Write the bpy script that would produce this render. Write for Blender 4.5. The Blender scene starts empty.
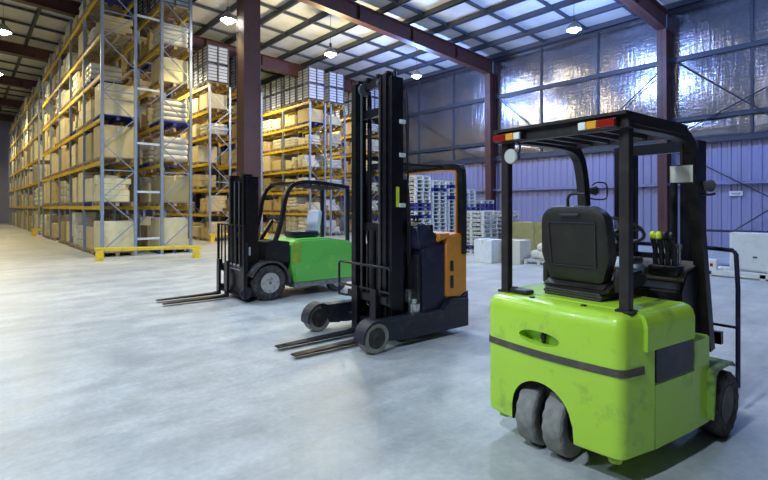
import bpy, bmesh, math, random
from mathutils import Vector, Matrix, Euler
random.seed(7)
PI = math.pi
sc = bpy.context.scene
COL = sc.collection

# ------------------------------------------------------------------ materials
def new_mat(name):
    m = bpy.data.materials.new(name); m.use_nodes = True
    nt = m.node_tree
    return m, nt, nt.nodes['Principled BSDF']

def mat(name, col, rough=.5, metal=0., spec=.5, dirt=None, dirt_amt=.0, dscale=6., bump=0., bscale=30., coat=0., stretch=(1, 1, 1), lo=.5, hi=.7):
    m, nt, b = new_mat(name)
    b.inputs['Base Color'].default_value = (*col, 1)
    b.inputs['Roughness'].default_value = rough
    b.inputs['Metallic'].default_value = metal
    b.inputs['Specular IOR Level'].default_value = spec
    b.inputs['Coat Weight'].default_value = coat
    tc = nt.nodes.new('ShaderNodeTexCoord')
    mp = nt.nodes.new('ShaderNodeMapping'); mp.inputs['Scale'].default_value = stretch
    nt.links.new(tc.outputs['Object'], mp.inputs[0])
    if dirt:
        n = nt.nodes.new('ShaderNodeTexNoise'); n.inputs['Scale'].default_value = dscale
        n.inputs['Detail'].default_value = 6; n.inputs['Roughness'].default_value = .65
        nt.links.new(mp.outputs[0], n.inputs['Vector'])
        r = nt.nodes.new('ShaderNodeMapRange')
        r.inputs['From Min'].default_value = lo; r.inputs['From Max'].default_value = hi
        r.inputs['To Max'].default_value = dirt_amt
        nt.links.new(n.outputs['Fac'], r.inputs['Value'])
        mx = nt.nodes.new('ShaderNodeMix'); mx.data_type = 'RGBA'
        mx.inputs['A'].default_value = (*col, 1); mx.inputs['B'].default_value = (*dirt, 1)
        nt.links.new(r.outputs[0], mx.inputs['Factor'])
        nt.links.new(mx.outputs['Result'], b.inputs['Base Color'])
    if bump:
        n2 = nt.nodes.new('ShaderNodeTexNoise'); n2.inputs['Scale'].default_value = bscale
        n2.inputs['Detail'].default_value = 4
        nt.links.new(mp.outputs[0], n2.inputs['Vector'])
        bp = nt.nodes.new('ShaderNodeBump'); bp.inputs['Strength'].default_value = bump
        bp.inputs['Distance'].default_value = .02
        nt.links.new(n2.outputs['Fac'], bp.inputs['Height'])
        nt.links.new(bp.outputs[0], b.inputs['Normal'])
    return m

def emit_mat(name, col, strength):
    m, nt, b = new_mat(name)
    b.inputs['Base Color'].default_value = (*col, 1)
    b.inputs['Emission Color'].default_value = (*col, 1)
    b.inputs['Emission Strength'].default_value = strength
    return m

def floor_mat():
    m, nt, b = new_mat('concrete_floor')
    tc = nt.nodes.new('ShaderNodeTexCoord')
    def noise(scale, detail, st=(1, 1, 1), rot=0):
        mp = nt.nodes.new('ShaderNodeMapping'); mp.inputs['Scale'].default_value = st
        mp.inputs['Rotation'].default_value = (0, 0, rot)
        nt.links.new(tc.outputs['Object'], mp.inputs[0])
        n = nt.nodes.new('ShaderNodeTexNoise'); n.inputs['Scale'].default_value = scale
        n.inputs['Detail'].default_value = detail; n.inputs['Roughness'].default_value = .62
        nt.links.new(mp.outputs[0], n.inputs['Vector']); return n
    big = noise(.55, 6); mid = noise(2.6, 7); fine = noise(22, 6); streak = noise(1.2, 6, (.35, 2.4, 1), .7)
    def ramp(n, a, bb, ca, cb):
        r = nt.nodes.new('ShaderNodeValToRGB')
        r.color_ramp.elements[0].position = a; r.color_ramp.elements[1].position = bb
        r.color_ramp.elements[0].color = (*ca, 1); r.color_ramp.elements[1].color = (*cb, 1)
        nt.links.new(n.outputs['Fac'], r.inputs[0]); return r
    r1 = ramp(big, .36, .64, (.50, .51, .485), (.655, .66, .62))
    r2 = ramp(mid, .35, .62, (.76, .78, .80), (1, 1, 1))
    r3 = ramp(fine, .3, .7, (.86, .86, .86), (1.04, 1.04, 1.04))
    r4 = ramp(streak, .34, .56, (.82, .83, .85), (1, 1, 1))
    cur = r1.outputs[0]
    for r in (r2, r3, r4):
        mx = nt.nodes.new('ShaderNodeMix'); mx.data_type = 'RGBA'; mx.blend_type = 'MULTIPLY'
        mx.inputs['Factor'].default_value = 1
        nt.links.new(cur, mx.inputs['A']); nt.links.new(r.outputs[0], mx.inputs['B']); cur = mx.outputs['Result']
    nt.links.new(cur, b.inputs['Base Color'])
    mr = nt.nodes.new('ShaderNodeMapRange'); mr.inputs['From Min'].default_value = .3; mr.inputs['From Max'].default_value = .7
    mr.inputs['To Min'].default_value = .34; mr.inputs['To Max'].default_value = .56
    nt.links.new(mid.outputs['Fac'], mr.inputs['Value']); nt.links.new(mr.outputs[0], b.inputs['Roughness'])
    bp = nt.nodes.new('ShaderNodeBump'); bp.inputs['Strength'].default_value = .12; bp.inputs['Distance'].default_value = .02
    nt.links.new(fine.outputs['Fac'], bp.inputs['Height']); nt.links.new(bp.outputs[0], b.inputs['Normal'])
    return m

def foil_mat():
    m, nt, b = new_mat('foil_insulation')
    b.inputs['Base Color'].default_value = (.30, .31, .36, 1)
    b.inputs['Metallic'].default_value = .9; b.inputs['Roughness'].default_value = .27
    tc = nt.nodes.new('ShaderNodeTexCoord')
    hs = []
    for st, s, d in (((1, 5.0, .55), 1.6, 5), ((1, 1, .8), 1.2, 4), ((1, 2.2, 9), 1.1, 3)):
        mp = nt.nodes.new('ShaderNodeMapping'); mp.inputs['Scale'].default_value = st
        nt.links.new(tc.outputs['Object'], mp.inputs[0])
        n = nt.nodes.new('ShaderNodeTexNoise'); n.inputs['Scale'].default_value = s; n.inputs['Detail'].default_value = d
        nt.links.new(mp.outputs[0], n.inputs['Vector']); hs.append(n)
    a = nt.nodes.new('ShaderNodeMath'); a.operation = 'ADD'
    nt.links.new(hs[0].outputs['Fac'], a.inputs[0]); nt.links.new(hs[1].outputs['Fac'], a.inputs[1])
    a2 = nt.nodes.new('ShaderNodeMath'); a2.operation = 'MULTIPLY_ADD'; a2.inputs[1].default_value = .4
    nt.links.new(hs[2].outputs['Fac'], a2.inputs[0]); nt.links.new(a.outputs[0], a2.inputs[2])
    bp = nt.nodes.new('ShaderNodeBump'); bp.inputs['Strength'].default_value = .5; bp.inputs['Distance'].default_value = .05
    nt.links.new(a2.outputs[0], bp.inputs['Height']); nt.links.new(bp.outputs[0], b.inputs['Normal'])
    return m

M = dict(
    floor=floor_mat(), foil=foil_mat(),
    sheet=mat('blue_wall_sheet', (.28, .29, .46), .45, .1, dirt=(.25, .26, .35), dirt_amt=.6, dscale=1.2, stretch=(1, 3, .4)),
    roof=mat('roof_insulation', (.66, .68, .68), .45, dirt=(.42, .45, .48), dirt_amt=.5, dscale=1.2, bump=.4, bscale=3),
    purlin=mat('purlin_steel', (.05, .062, .085), .5, .2),
    brown=mat('red_oxide_steel', (.088, .034, .027), .55, dirt=(.045, .02, .017), dirt_amt=.8, dscale=3),
    upright=mat('grey_blue_rack_steel', (.27, .33, .45), .4, .3, dirt=(.2, .24, .3), dirt_amt=.6, dscale=8),
    yellow=mat('yellow_paint', (.80, .57, .02), .4, dirt=(.35, .22, .05), dirt_amt=.6, dscale=7),
    card=mat('cardboard', (.60, .48, .24), .8, dirt=(.42, .31, .17), dirt_amt=.5, dscale=3),
    card2=mat('pale_cardboard', (.74, .66, .40), .75, dirt=(.5, .43, .27), dirt_amt=.5, dscale=3),
    card3=mat('dull_cardboard', (.42, .36, .17), .8, dirt=(.3, .25, .14), dirt_amt=.5, dscale=3),
    tape=mat('packing_tape', (.72, .66, .50), .25),
    wrap=mat('stretch_wrap', (.62, .60, .46), .25, spec=.7, dirt=(.5, .48, .38), dirt_amt=.7, dscale=5, bump=.6, bscale=9),
    sack=mat('white_sack', (.68, .66, .55), .7, bump=.5, bscale=8),
    crate=mat('pale_crate_panel', (.62, .66, .72), .4, dirt=(.42, .46, .52), dirt_amt=.6, dscale=4),
    dark=mat('dark_gap', (.035, .035, .045), .6),
    wood=mat('pallet_wood', (.42, .32, .19), .8, dirt=(.22, .17, .1), dirt_amt=.7, dscale=9),
    bluep=mat('blue_pallet', (.03, .045, .26), .5),
    palew=mat('pale_pallet_wood', (.66, .68, .66), .7, dirt=(.4, .42, .45), dirt_amt=.6, dscale=6),
    lime=mat('lime_paint', (.46, .74, .045), .34, coat=.25, dirt=(.22, .30, .05), dirt_amt=.75, dscale=4.5, lo=.56, hi=.76),
    green=mat('green_paint', (.14, .60, .09), .34, coat=.2, dirt=(.55, .62, .05), dirt_amt=.75, dscale=2.2, lo=.58, hi=.72),
    black=mat('black_steel', (.009, .009, .011), .38, dirt=(.04, .037, .03), dirt_amt=.6, dscale=10),
    grease=mat('greasy_mast_steel', (.007, .007, .011), .33, .2, dirt=(.028, .025, .022), dirt_amt=.5, dscale=12),
    frame=mat('brown_black_guard', (.018, .014, .011), .42, dirt=(.05, .042, .03), dirt_amt=.6, dscale=9),
    vinyl=mat('seat_vinyl', (.017, .0145, .009), .40, dirt=(.04, .036, .022), dirt_amt=.6, dscale=6, bump=.25, bscale=120),
    rubber=mat('tyre_rubber', (.025, .025, .025), .8, dirt=(.10, .095, .085), dirt_amt=.8, dscale=14, lo=.4, hi=.6),
    tread=mat('dusty_tyre_rubber', (.20, .195, .17), .85, dirt=(.32, .31, .27), dirt_amt=.8, dscale=10, lo=.4, hi=.65),
    rim=mat('rim_grey', (.55, .54, .50), .4, .3, dirt=(.15, .14, .12), dirt_amt=.8, dscale=16),
    rimdark=mat('rim_dark', (.022, .020, .020), .5, dirt=(.12, .1, .08), dirt_amt=.7, dscale=16),
    navy=mat('navy_panel', (.008, .009, .030), .4, dirt=(.05, .05, .09), dirt_amt=.6, dscale=6),
    orange=mat('orange_paint', (.78, .30, .03), .38, dirt=(.4, .16, .03), dirt_amt=.5, dscale=5),
    red=mat('red_lens', (.30, .012, .008), .2), amber=mat('amber_lens', (.85, .38, .02), .2),
    white=mat('white_lens', (.85, .84, .74), .25), glass=mat('lamp_glass', (.62, .63, .56), .12, spec=.8),
    mirror=mat('mirror_glass', (.86, .82, .68), .3, .35), chrome=mat('bright_steel', (.6, .6, .6), .25, .9),  # mirror glass: its pale cream reflection is painted in as base colour
    yknob=mat('yellow_knob', (.75, .85, .05), .3), whitep=mat('white_paint', (.78, .82, .84), .45, dirt=(.55, .6, .65), dirt_amt=.6, dscale=5),
    stripe=mat('grey_rubber_strip', (.075, .067, .055), .6, dirt=(.15, .13, .1), dirt_amt=.7, dscale=14),
    olive=mat('olive_crate_board', (.33, .31, .13), .7, dirt=(.22, .2, .08), dirt_amt=.6, dscale=4),
    plastic=mat('clear_plastic_cover', (.62, .68, .80), .15, spec=.8, bump=.8, bscale=12),
    fenderm=mat('dirty_lime_paint', (.22, .36, .05), .5, dirt=(.10, .09, .05), dirt_amt=.9, dscale=7, lo=.42, hi=.58),
    legm=mat('blue_black_steel', (.014, .016, .028), .42, dirt=(.06, .058, .05), dirt_amt=.7, dscale=9),
    yworn=mat('yellowed_green_paint', (.40, .50, .03), .5, dirt=(.14, .42, .05), dirt_amt=.95, dscale=6, lo=.42, hi=.6),
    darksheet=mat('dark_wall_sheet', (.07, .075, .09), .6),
    sillm=mat('pale_grey_sill', (.26, .27, .27), .5, dirt=(.1, .1, .1), dirt_amt=.7, dscale=7),
    slatm=mat('grey_slat', (.085, .095, .13), .5),
    deck=mat('worn_floor_plate', (.16, .12, .08), .6, dirt=(.06, .05, .04), dirt_amt=.8, dscale=8),
    warm=emit_mat('lit_lamp_warm', (1, .93, .78), 90), cool=emit_mat('lit_lamp_blue', (.35, .52, 1), 14),
    shade=mat('lamp_shade_metal', (.28, .30, .34), .35, .4),
    grip=mat('grey_plastic', (.07, .07, .07), .5),
)

# ------------------------------------------------------------------ mesh builder
class B:
    def __init__(s): s.bm = bmesh.new(); s.mats = []
    def mi(s, m):
        if m is None: return 0
        if m not in s.mats: s.mats.append(m)
        return s.mats.index(m)
    def _merge(s, tb, m=None, smooth=False):
        i = s.mi(m)
        for f in tb.faces: f.material_index = i; f.smooth = smooth
        me = bpy.data.meshes.new('tmp'); tb.to_mesh(me); tb.free()
        s.bm.from_mesh(me); bpy.data.meshes.remove(me)
        return s
    def box(s, c, size, bev=0, rot=None, m=None, seg=2):
        tb = bmesh.new(); bmesh.ops.create_cube(tb, size=1)
        bmesh.ops.scale(tb, vec=size, verts=tb.verts)
        if bev: bmesh.ops.bevel(tb, geom=tb.edges[:], offset=min(bev, min(size) * .49), segments=seg, affect='EDGES', profile=.5)
        if rot: bmesh.ops.rotate(tb, matrix=Euler(rot).to_matrix(), verts=tb.verts)
        bmesh.ops.translate(tb, vec=c, verts=tb.verts)
        return s._merge(tb, m, bool(bev) and seg > 1 and bev > .015)
    def span(s, a, b, bev=0, m=None):
        return s.box([(a[i] + b[i]) / 2 for i in range(3)], [abs(b[i] - a[i]) for i in range(3)], bev, m=m)
    def bar(s, p0, p1, w, h, m=None, bev=0):
        p0, p1 = Vector(p0), Vector(p1); d = p1 - p0; L = d.length
        tb = bmesh.new(); bmesh.ops.create_cube(tb, size=1)
        bmesh.ops.scale(tb, vec=(w, h, L), verts=tb.verts)
        if bev: bmesh.ops.bevel(tb, geom=tb.edges[:], offset=bev, segments=2, affect='EDGES')
        z = d.normalized(); up = Vector((0, 0, 1)) if abs(z.z) < .95 else Vector((1, 0, 0))
        x = up.cross(z).normalized(); y = z.cross(x)
        R = Matrix((x, y, z)).transposed()
        bmesh.ops.rotate(tb, matrix=R, verts=tb.verts)
        bmesh.ops.translate(tb, vec=(p0 + p1) / 2, verts=tb.verts)
        return s._merge(tb, m)
    def cyl(s, p0, p1, r, n=16, r2=None, m=None):
        p0, p1 = Vector(p0), Vector(p1); d = p1 - p0
        tb = bmesh.new()
        bmesh.ops.create_cone(tb, cap_ends=True, segments=n, radius1=r, radius2=r if r2 is None else r2, depth=d.length)
        R = Vector((0, 0, 1)).rotation_difference(d.normalized()).to_matrix()
        bmesh.ops.rotate(tb, matrix=R, verts=tb.verts)
        bmesh.ops.translate(tb, vec=(p0 + p1) / 2, verts=tb.verts)
        i = s.mi(m)
        for f in tb.faces: f.material_index = i; f.smooth = len(f.verts) == 4
        me = bpy.data.meshes.new('tmp'); tb.to_mesh(me); tb.free(); s.bm.from_mesh(me); bpy.data.meshes.remove(me)
        return s
    def tube(s, pts, r, n=10, m=None, rect=None, closed=False):
        """sweep a circle (or a rect (w,h)) along pts"""
        P = [Vector(p) for p in pts]; tb = bmesh.new(); rings = []
        N = len(P); ref = None
        for i, p in enumerate(P):
            if closed: t = (P[(i + 1) % N] - P[i - 1]).normalized()
            else: t = ((P[min(i + 1, N - 1)] - P[max(i - 1, 0)])).normalized()
            if ref is None:
                ref = Vector((0, 1, 0)) if abs(t.y) < .9 else Vector((1, 0, 0))
            u = (ref - t * ref.dot(t)).normalized(); v = t.cross(u); ref = u
            if rect:
                w, h = rect[0] / 2, rect[1] / 2
                ring = [tb.verts.new(p + u * a * w + v * b * h) for a, b in ((-1, -1), (1, -1), (1, 1), (-1, 1))]
            else:
                ring = [tb.verts.new(p + (u * math.cos(2 * PI * k / n) + v * math.sin(2 * PI * k / n)) * r) for k in range(n)]
            rings.append(ring)
        k = len(rings[0])
        for a in range(N if closed else N - 1):
            ra, rb = rings[a], rings[(a + 1) % N]
            for j in range(k): tb.faces.new((ra[j], ra[(j + 1) % k], rb[(j + 1) % k], rb[j]))
        if not closed:
            tb.faces.new(rings[0][::-1]); tb.faces.new(rings[-1])
        bmesh.ops.recalc_face_normals(tb, faces=tb.faces)
        return s._merge(tb, m, not rect)
    def lathe(s, prof, n=32, axis='y', c=(0, 0, 0), m=None, notch=None):
        """prof: (r, h) list, revolved round axis"""
        tb = bmesh.new(); rings = []
        for pi_, (r, h) in enumerate(prof):
            ring = []
            for k in range(n):
                rr = r
                if notch and pi_ in notch and (k // 2) % 2: rr = r - notch[pi_]
                a = 2 * PI * k / n; x, z = rr * math.cos(a), rr * math.sin(a)
                v = (x, h, z) if axis == 'y' else (x, z, h) if axis == 'z' else (h, x, z)
                ring.append(tb.verts.new(Vector(v) + Vector(c)))
            rings.append(ring)
        for a in range(len(rings) - 1):
            for j in range(n): tb.faces.new((rings[a][j], rings[a][(j + 1) % n], rings[a + 1][(j + 1) % n], rings[a + 1][j]))
        tb.faces.new(rings[0]); tb.faces.new(rings[-1])
        bmesh.ops.recalc_face_normals(tb, faces=tb.faces)
        return s._merge(tb, m, not notch)
    def prism(s, poly, a, b, axis='y', m=None, bev=0):
        """poly in the plane across axis: y -> (x,z), x -> (y,z), z -> (x,y)"""
        def P(u, v, w):
            return (u, w, v) if axis == 'y' else (w, u, v) if axis == 'x' else (u, v, w)
        tb = bmesh.new()
        A = [tb.verts.new(P(u, v, a)) for u, v in poly]; Bv = [tb.verts.new(P(u, v, b)) for u, v in poly]
        n = len(poly)
        for i in range(n): tb.faces.new((A[i], A[(i + 1) % n], Bv[(i + 1) % n], Bv[i]))
        tb.faces.new(A[::-1]); tb.faces.new(Bv)
        bmesh.ops.recalc_face_normals(tb, faces=tb.faces)
        if bev: bmesh.ops.bevel(tb, geom=tb.edges[:], offset=bev, segments=3, affect='EDGES')
        return s._merge(tb, m, bev > .012)
    def loft(s, loops, m=None, smooth=True):
        tb = bmesh.new(); R = [[tb.verts.new(p) for p in l] for l in loops]; k = len(R[0])
        for a in range(len(R) - 1):
            for j in range(k): tb.faces.new((R[a][j], R[a][(j + 1) % k], R[a + 1][(j + 1) % k], R[a + 1][j]))
        tb.faces.new(R[0][::-1]); tb.faces.new(R[-1])
        bmesh.ops.recalc_face_normals(tb, faces=tb.faces)
        return s._merge(tb, m, smooth)
    def mesh(s, name, m=None):
        me = bpy.data.meshes.new(name); s.bm.to_mesh(me); s.bm.free()
        ms = s.mats if s.mats and s.mats[0] is not None else [m]
        for x in ms: me.materials.append(M[x] if isinstance(x, str) else x)
        return me
    def build(s, name, m=None, parent=None, label=None):
        if m and not s.mats: s.mats = []
        me = s.mesh(name, m)
        o = bpy.data.objects.new(name, me); COL.objects.link(o)
        if parent: o.parent = parent
        if label: o['label'] = label
        if any(p.use_smooth for p in me.polygons):
            me.set_sharp_from_angle(angle=math.radians(38))
        return o

def tag(o, label=None, cat=None, group=None, kind=None):
    if label: o['label'] = label
    if cat: o['category'] = cat
    if group: o['group'] = group
    if kind: o['kind'] = kind
    return o
def thing(name, label, cat, loc=(0, 0, 0), rz=0, group=None):
    o = bpy.data.objects.new(name, None); COL.objects.link(o); o.location = loc; o.rotation_euler = (0, 0, rz)
    o.empty_display_size = .2
    return tag(o, label, cat, group)
def struct(o, label=None): return tag(o, label, kind='structure')
def copy_tree(o, parent=None):
    c = o.copy(); COL.objects.link(c)
    if parent: c.parent = parent
    for ch in o.children: copy_tree(ch, c)
    return c
def arc(cx, cz, r, a0, a1, n):
    return [(cx + r * math.cos(math.radians(a0 + (a1 - a0) * k / n)), cz + r * math.sin(math.radians(a0 + (a1 - a0) * k / n))) for k in range(n + 1)]
def smooth_path(pts, it=2):
    P = [Vector(p) for p in pts]
    for _ in range(it):
        Q = [P[0]]
        for a, b in zip(P, P[1:]): Q += [a * .75 + b * .25, a * .25 + b * .75]
        Q.append(P[-1]); P = Q
    return P

# ------------------------------------------------------------------ camera
cam = bpy.data.objects.new('camera', bpy.data.cameras.new('camera')); COL.objects.link(cam)
cam.location = (0, 0, 1.6); cam.rotation_euler = (PI / 2, 0, math.radians(-41.3))
cam.data.lens = 22.5; cam.data.sensor_width = 36; cam.data.shift_y = -33 / 768
sc.camera = cam

# ------------------------------------------------------------------ the hall
WX, X0, Y0, Y1 = 21.0, -13.0, -9.5, 62.0
def zroof(x): return 9.42 + .05 * (WX - x) if x > 0 else 9.42 + .05 * WX + .05 * x
f = B(); f.span((X0, Y0, -.2), (WX, Y1, 0)); struct(f.build('floor', 'floor'))
def corrugated(name, along, fixed, a, b, z0, z1, m):
    """a sheet wall with trapezoid ribs"""
    poly = []; p = .30; n = int((b - a) / p)
    s = -1 if along == 'y' and fixed > 0 else 1
    for i in range(n):
        u = a + i * p
        for du, dv in ((0, 0), (.16, 0), (.19, .035), (.27, .035)): poly.append((u + du, dv))
    poly.append((b, 0)); 
    poly = [(a, -.05)] + poly + [(b, -.05)]
    bb = B(); tb = bmesh.new(); lo = []; hi = []
    for u, v in poly:
        p0 = (fixed + s * v, u) if along == 'y' else (u, fixed + s * v)
        lo.append(tb.verts.new((*p0, z0))); hi.append(tb.verts.new((*p0, z1)))
    n = len(lo)
    for i in range(n): tb.faces.new((lo[i], lo[(i + 1) % n], hi[(i + 1) % n], hi[i]))
    tb.faces.new(lo); tb.faces.new(hi[::-1]); bmesh.ops.recalc_face_normals(tb, faces=tb.faces)
    bb._merge(tb)
    return struct(bb.build(name, m))
wr = corrugated('wall_right', 'y', WX, Y0, Y1, 0, 9.45, 'sheet')
wf = corrugated('wall_far', 'x', Y1, X0, WX, 0, 10.5, 'sheet'); wf.location.z = 0
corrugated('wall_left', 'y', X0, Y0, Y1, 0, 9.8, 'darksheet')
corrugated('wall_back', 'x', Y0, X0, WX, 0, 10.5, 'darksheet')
# foil insulation held between the rails of the right wall, one sheet per bay third
cols_y = [-1.3, 6.86, 15.06, 23.3, 31.5, 39.7, 47.9, 56.1]
edges = []
for a, b in zip([-9.5] + cols_y, cols_y + [62]):
    for k in range(3): edges.append((a + (b - a) * k / 3, a + (b - a) * (k + 1) / 3))
for (a, b) in edges:
    if a > 34: continue
    for z0, z1 in ((4.2, 4.9), (5.02, 7.24), (7.38, 9.30)):
        g = B(); tb = bmesh.new(); bmesh.ops.create_grid(tb, x_segments=14, y_segments=12, size=.5)
        for v in tb.verts:
            u, w = v.co.x + .5, v.co.y + .5
            bulge = .07 * math.sin(PI * u) * math.sin(PI * w) + random.uniform(-.006, .006)
            v.co = Vector((WX - .10 - bulge, a + .04 + u * (b - a - .08), z0 + w * (z1 - z0)))
        bmesh.ops.recalc_face_normals(tb, faces=tb.faces)
        g._merge(tb, None, True)
        o = g.build('insulation_sheet', 'foil', wr)
    g = B(); g.span((WX - .16, a - .035, 4.15), (WX - .045, a + .035, 9.3)); g.build('sag_bar', 'purlin', wr)
for i, z in enumerate((2.48, 4.1, 4.95, 7.3, 9.32)):
    g = B(); w = (.10, .22, .14, .16, .24)[i]
    g.span((WX - .24, Y0, z - w / 2), (WX - .05, Y1, z + w / 2)); g.span((WX - .26, Y0, z + w / 2 - .02), (WX - .05, Y1, z + w / 2 + .01))
    struct(g.build('wall_beam', 'purlin' if i != 0 else 'sheet'))
# roof
g = B()
for a, b in ((WX, 0), (0, X0)):
    g.prism([(a, zroof(a)), (b, zroof(b)), (b, zroof(b) + .12), (a, zroof(a) + .12)], Y0, Y1, 'y')
struct(g.build('ceiling', 'roof'))
x = WX - .5
while x > X0:
    z = zroof(x)
    g = B(); g.span((x - .035, Y0, z - .24), (x + .035, Y1, z - .005)); g.span((x - .035, Y0, z - .24), (x + .07, Y1, z - .225))
    struct(g.build('roof_purlin', 'purlin')); x -= 1.5
y = Y0 + .95
while y < Y1:
    g = B()
    for a, b in ((WX - .3, 0), (0, X0)):
        g.prism([(a, zroof(a) - .13), (b, zroof(b) - .13), (b, zroof(b) - .045), (a, zroof(a) - .045)], y - .06, y + .06, 'y')
    struct(g.build('roof_strap', 'purlin')); y += 2.05
def girder(y):
    g = B()
    for a, b in ((WX - .25, 0), (0, X0 + .2)):
        za, zb = zroof(a) - .25, zroof(b) - .25
        da, db = (.75, .55) if a > 1 else (.55, .75)
        g.prism([(a, za), (b, zb), (b, zb - db), (a, za - da)], y - .012, y + .012, 'y')
        g.prism([(a, za), (b, zb), (b, zb - .03), (a, za - .03)], y - .17, y + .17, 'y')
        g.prism([(a, za - da), (b, zb - db), (b, zb - db + .03), (a, za - da + .03)], y - .17, y + .17, 'y')
        n = 7
        for k in range(1, n):
            xx = a + (b - a) * k / n; zz = zroof(xx) - .25
            g.span((xx - .01, y - .15, zz - .55), (xx + .01, y + .15, zz))
    struct(g.build('roof_beam', 'brown'))
for y in cols_y: girder(y)
def column(x, y, w, d, h, taper=0):
    """an I column: web along x"""
    g = B()
    g.prism([(x - d / 2 + taper, 0), (x + d / 2, 0), (x + d / 2, h), (x - d / 2, h)], y - .012, y + .012, 'y')
    g.prism([(x - d / 2 + taper, 0), (x - d / 2 + taper + .03, 0), (x - d / 2 + .03, h), (x - d / 2, h)], y - w / 2, y + w / 2, 'y')
    g.span((x + d / 2 - .03, y - w / 2, 0), (x + d / 2, y + w / 2, h))
    g.span((x - d / 2 - .08 + taper, y - w / 2 - .08, 0), (x + d / 2 + .0, y + w / 2 + .08, .03))
    for s in (-1, 1):
        for bx in (-d / 2 + taper + .02, d / 2 - .08): g.cyl((x + bx, y + s * (w / 2 + .03), .03), (x + bx, y + s * (w / 2 + .03), .08), .02, 8)
    struct(g.build('steel_column', 'brown'))
for y in cols_y: column(WX - .44, y, .34, .55, 8.5, .12)
# the free-standing box column between the racks and the trucks
g = B(); g.span((6.92, 14.80, 0), (7.48, 15.34, 8.95), .01); g.span((6.82, 14.7, 0), (7.62, 15.42, .05))
for a in (6.91, 7.45):
    for b in (14.79, 15.31): g.span((a, b, 0), (a + .04, b + .04, 8.95))
struct(g.build('steel_column', 'brown'))
def rod(p0, p1):
    g = B(); g.cyl(p0, p1, .022, 8); struct(g.build('wall_brace_beam', 'dark'))
xr = WX - .3
for p0, p1 in (((6.5, 7.2), (-1.0, .8)), ((6.6, 4.3), (-1.0, 8.0)), ((6.6, 3.8), (1.0, .3)), ((15.0, 7.5), (11.3, 4.2)), ((7.0, 7.0), (10.3, 4.2)), ((15.3, 3.6), (22.9, 8.3)), ((4.7, .7), (-1, 5.0))):
    rod((xr, *p0), (xr, *p1))

# ------------------------------------------------------------------ pendant lamps
def make_lamp():
    t = thing('pendant_lamp', 'x', 'lamp')
    g = B(); g.lathe([(.03, .34), (.05, .30), (.09, .27), (.24, .12), (.27, .02), (.26, .0), (.23, .1), (.06, .24)], 28, 'z'); g.build('lamp_shade', 'shade', t)
    g = B(); g.cyl((0, 0, .3), (0, 0, .46), .05, 14); g.build('socket', 'grip', t)
    g = B(); g.cyl((0, 0, .44), (0, 0, 1.0), .008, 6); g.build('cord', 'dark', t)
    return t
lamp0 = make_lamp(); used = [False]
def lamp(x, y, z, cool, power, label, spot=None):
    if spot is None: spot = 168 if cool == 0 and x != 11.6 else 0
    t = copy_tree(lamp0) if not used[0] == 'last' else lamp0
    if used[0] == 'last': used[0] = 'done'
    t.location = (x, y, z)
    tag(t, label, 'lamp', 'pendant lamps under the roof')
    for c in t.children:
        if c.name.startswith('cord'): c.scale = (1, 1, 1); c.location = (0, 0, .44 - .44 * ((zroof(x) - .1 - z - .44) / .56)); c.scale = (1, 1, (zroof(x) - .1 - z - .44) / .56)
    g = B(); g.lathe([(.02, .12), (.10, .08), (.16, -.02), (.14, -.07), (.06, -.11)], 20, 'z'); g.build('bulb', 'cool' if cool == 2 else 'warm', t)
    ld = bpy.data.lights.new('lamp_light', 'POINT'); ld.energy = power; ld.shadow_soft_size = .22
    if spot:
        ld = bpy.data.lights.new('lamp_light', 'SPOT'); ld.energy = power; ld.shadow_soft_size = .22; ld.spot_size = math.radians(spot); ld.spot_blend = .5
    ld.color = (.26, .43, 1.0) if cool == 2 else (.62, .78, 1.0) if cool else (1, .91, .72) if cool == 3 else (1, .83, .46)
    lo = bpy.data.objects.new('lamp_light', ld); COL.objects.link(lo); lo.location = (0, 0, -.38); lo.parent = t
    return t
WARM, BLUE = 430, 520
lamp(11.6, 16.6, 8.0, 0, WARM, 'bright white pendant lamp hanging between the brown column and the tall black mast')
lamp(16.6, 8.5, 8.0, 2, BLUE, 'blue-white pendant lamp above the near lime forklift')
lamp(16.7, 16.6, 8.0, 2, BLUE, 'blue-white pendant lamp just right of the tall black mast top')
lamp(6.85, 15.9, 8.0, 0, WARM, 'white pendant lamp just left of the free-standing brown column', 125)
lamp(1.15, 22.9, 8.15, 0, WARM, 'bright pendant lamp at the left edge over the rack aisle')
lamp(1.3, 31, 8.3, 0, WARM, 'smaller pendant lamp further down the left rack aisle')
lamp(1.3, 41, 8.3, 0, WARM, 'farthest small pendant lamp down the left rack aisle')
lamp(1.3, 52, 8.3, 0, WARM, 'pendant lamp near the far end wall of the rack aisle')
lamp(7.6, 25, 8.3, 0, WARM, 'pendant lamp over the aisle behind the first tall rack')
lamp(12.4, 26, 8.3, 0, WARM, 'pendant lamp over the aisle beside the middle rack')
lamp(17.3, 27, 8.3, 0, WARM * .7, 'pendant lamp over the last rack aisle')
lamp(1.5, 10.0, 8.2, 3, WARM * 1.15, 'pendant lamp over the open floor left of the trucks', 150)
lamp(6.5, 8.5, 8.2, 3, WARM * .95, 'pendant lamp over the green forklift', 150)
lamp(11.6, 8.5, 8.2, 1, WARM * .6, 'pendant lamp over the floor beyond the reach truck', 150)
lamp(-2.6, 1.4, 8.0, 3, WARM * 2.0, 'pendant lamp behind and left of the viewer', 160)
lamp(-5.5, 6.6, 8.2, 3, WARM * 1.6, 'pendant lamp over the open floor on the left', 160)
lamp(-5.5, 14.6, 8.2, 3, WARM * .75, 'pendant lamp over the left side of the open floor', 150)
used[0] = 'last'
lamp(16.6, 1.2, 8.2, 2, BLUE, 'blue-white pendant lamp by the braced wall bay')

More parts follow.
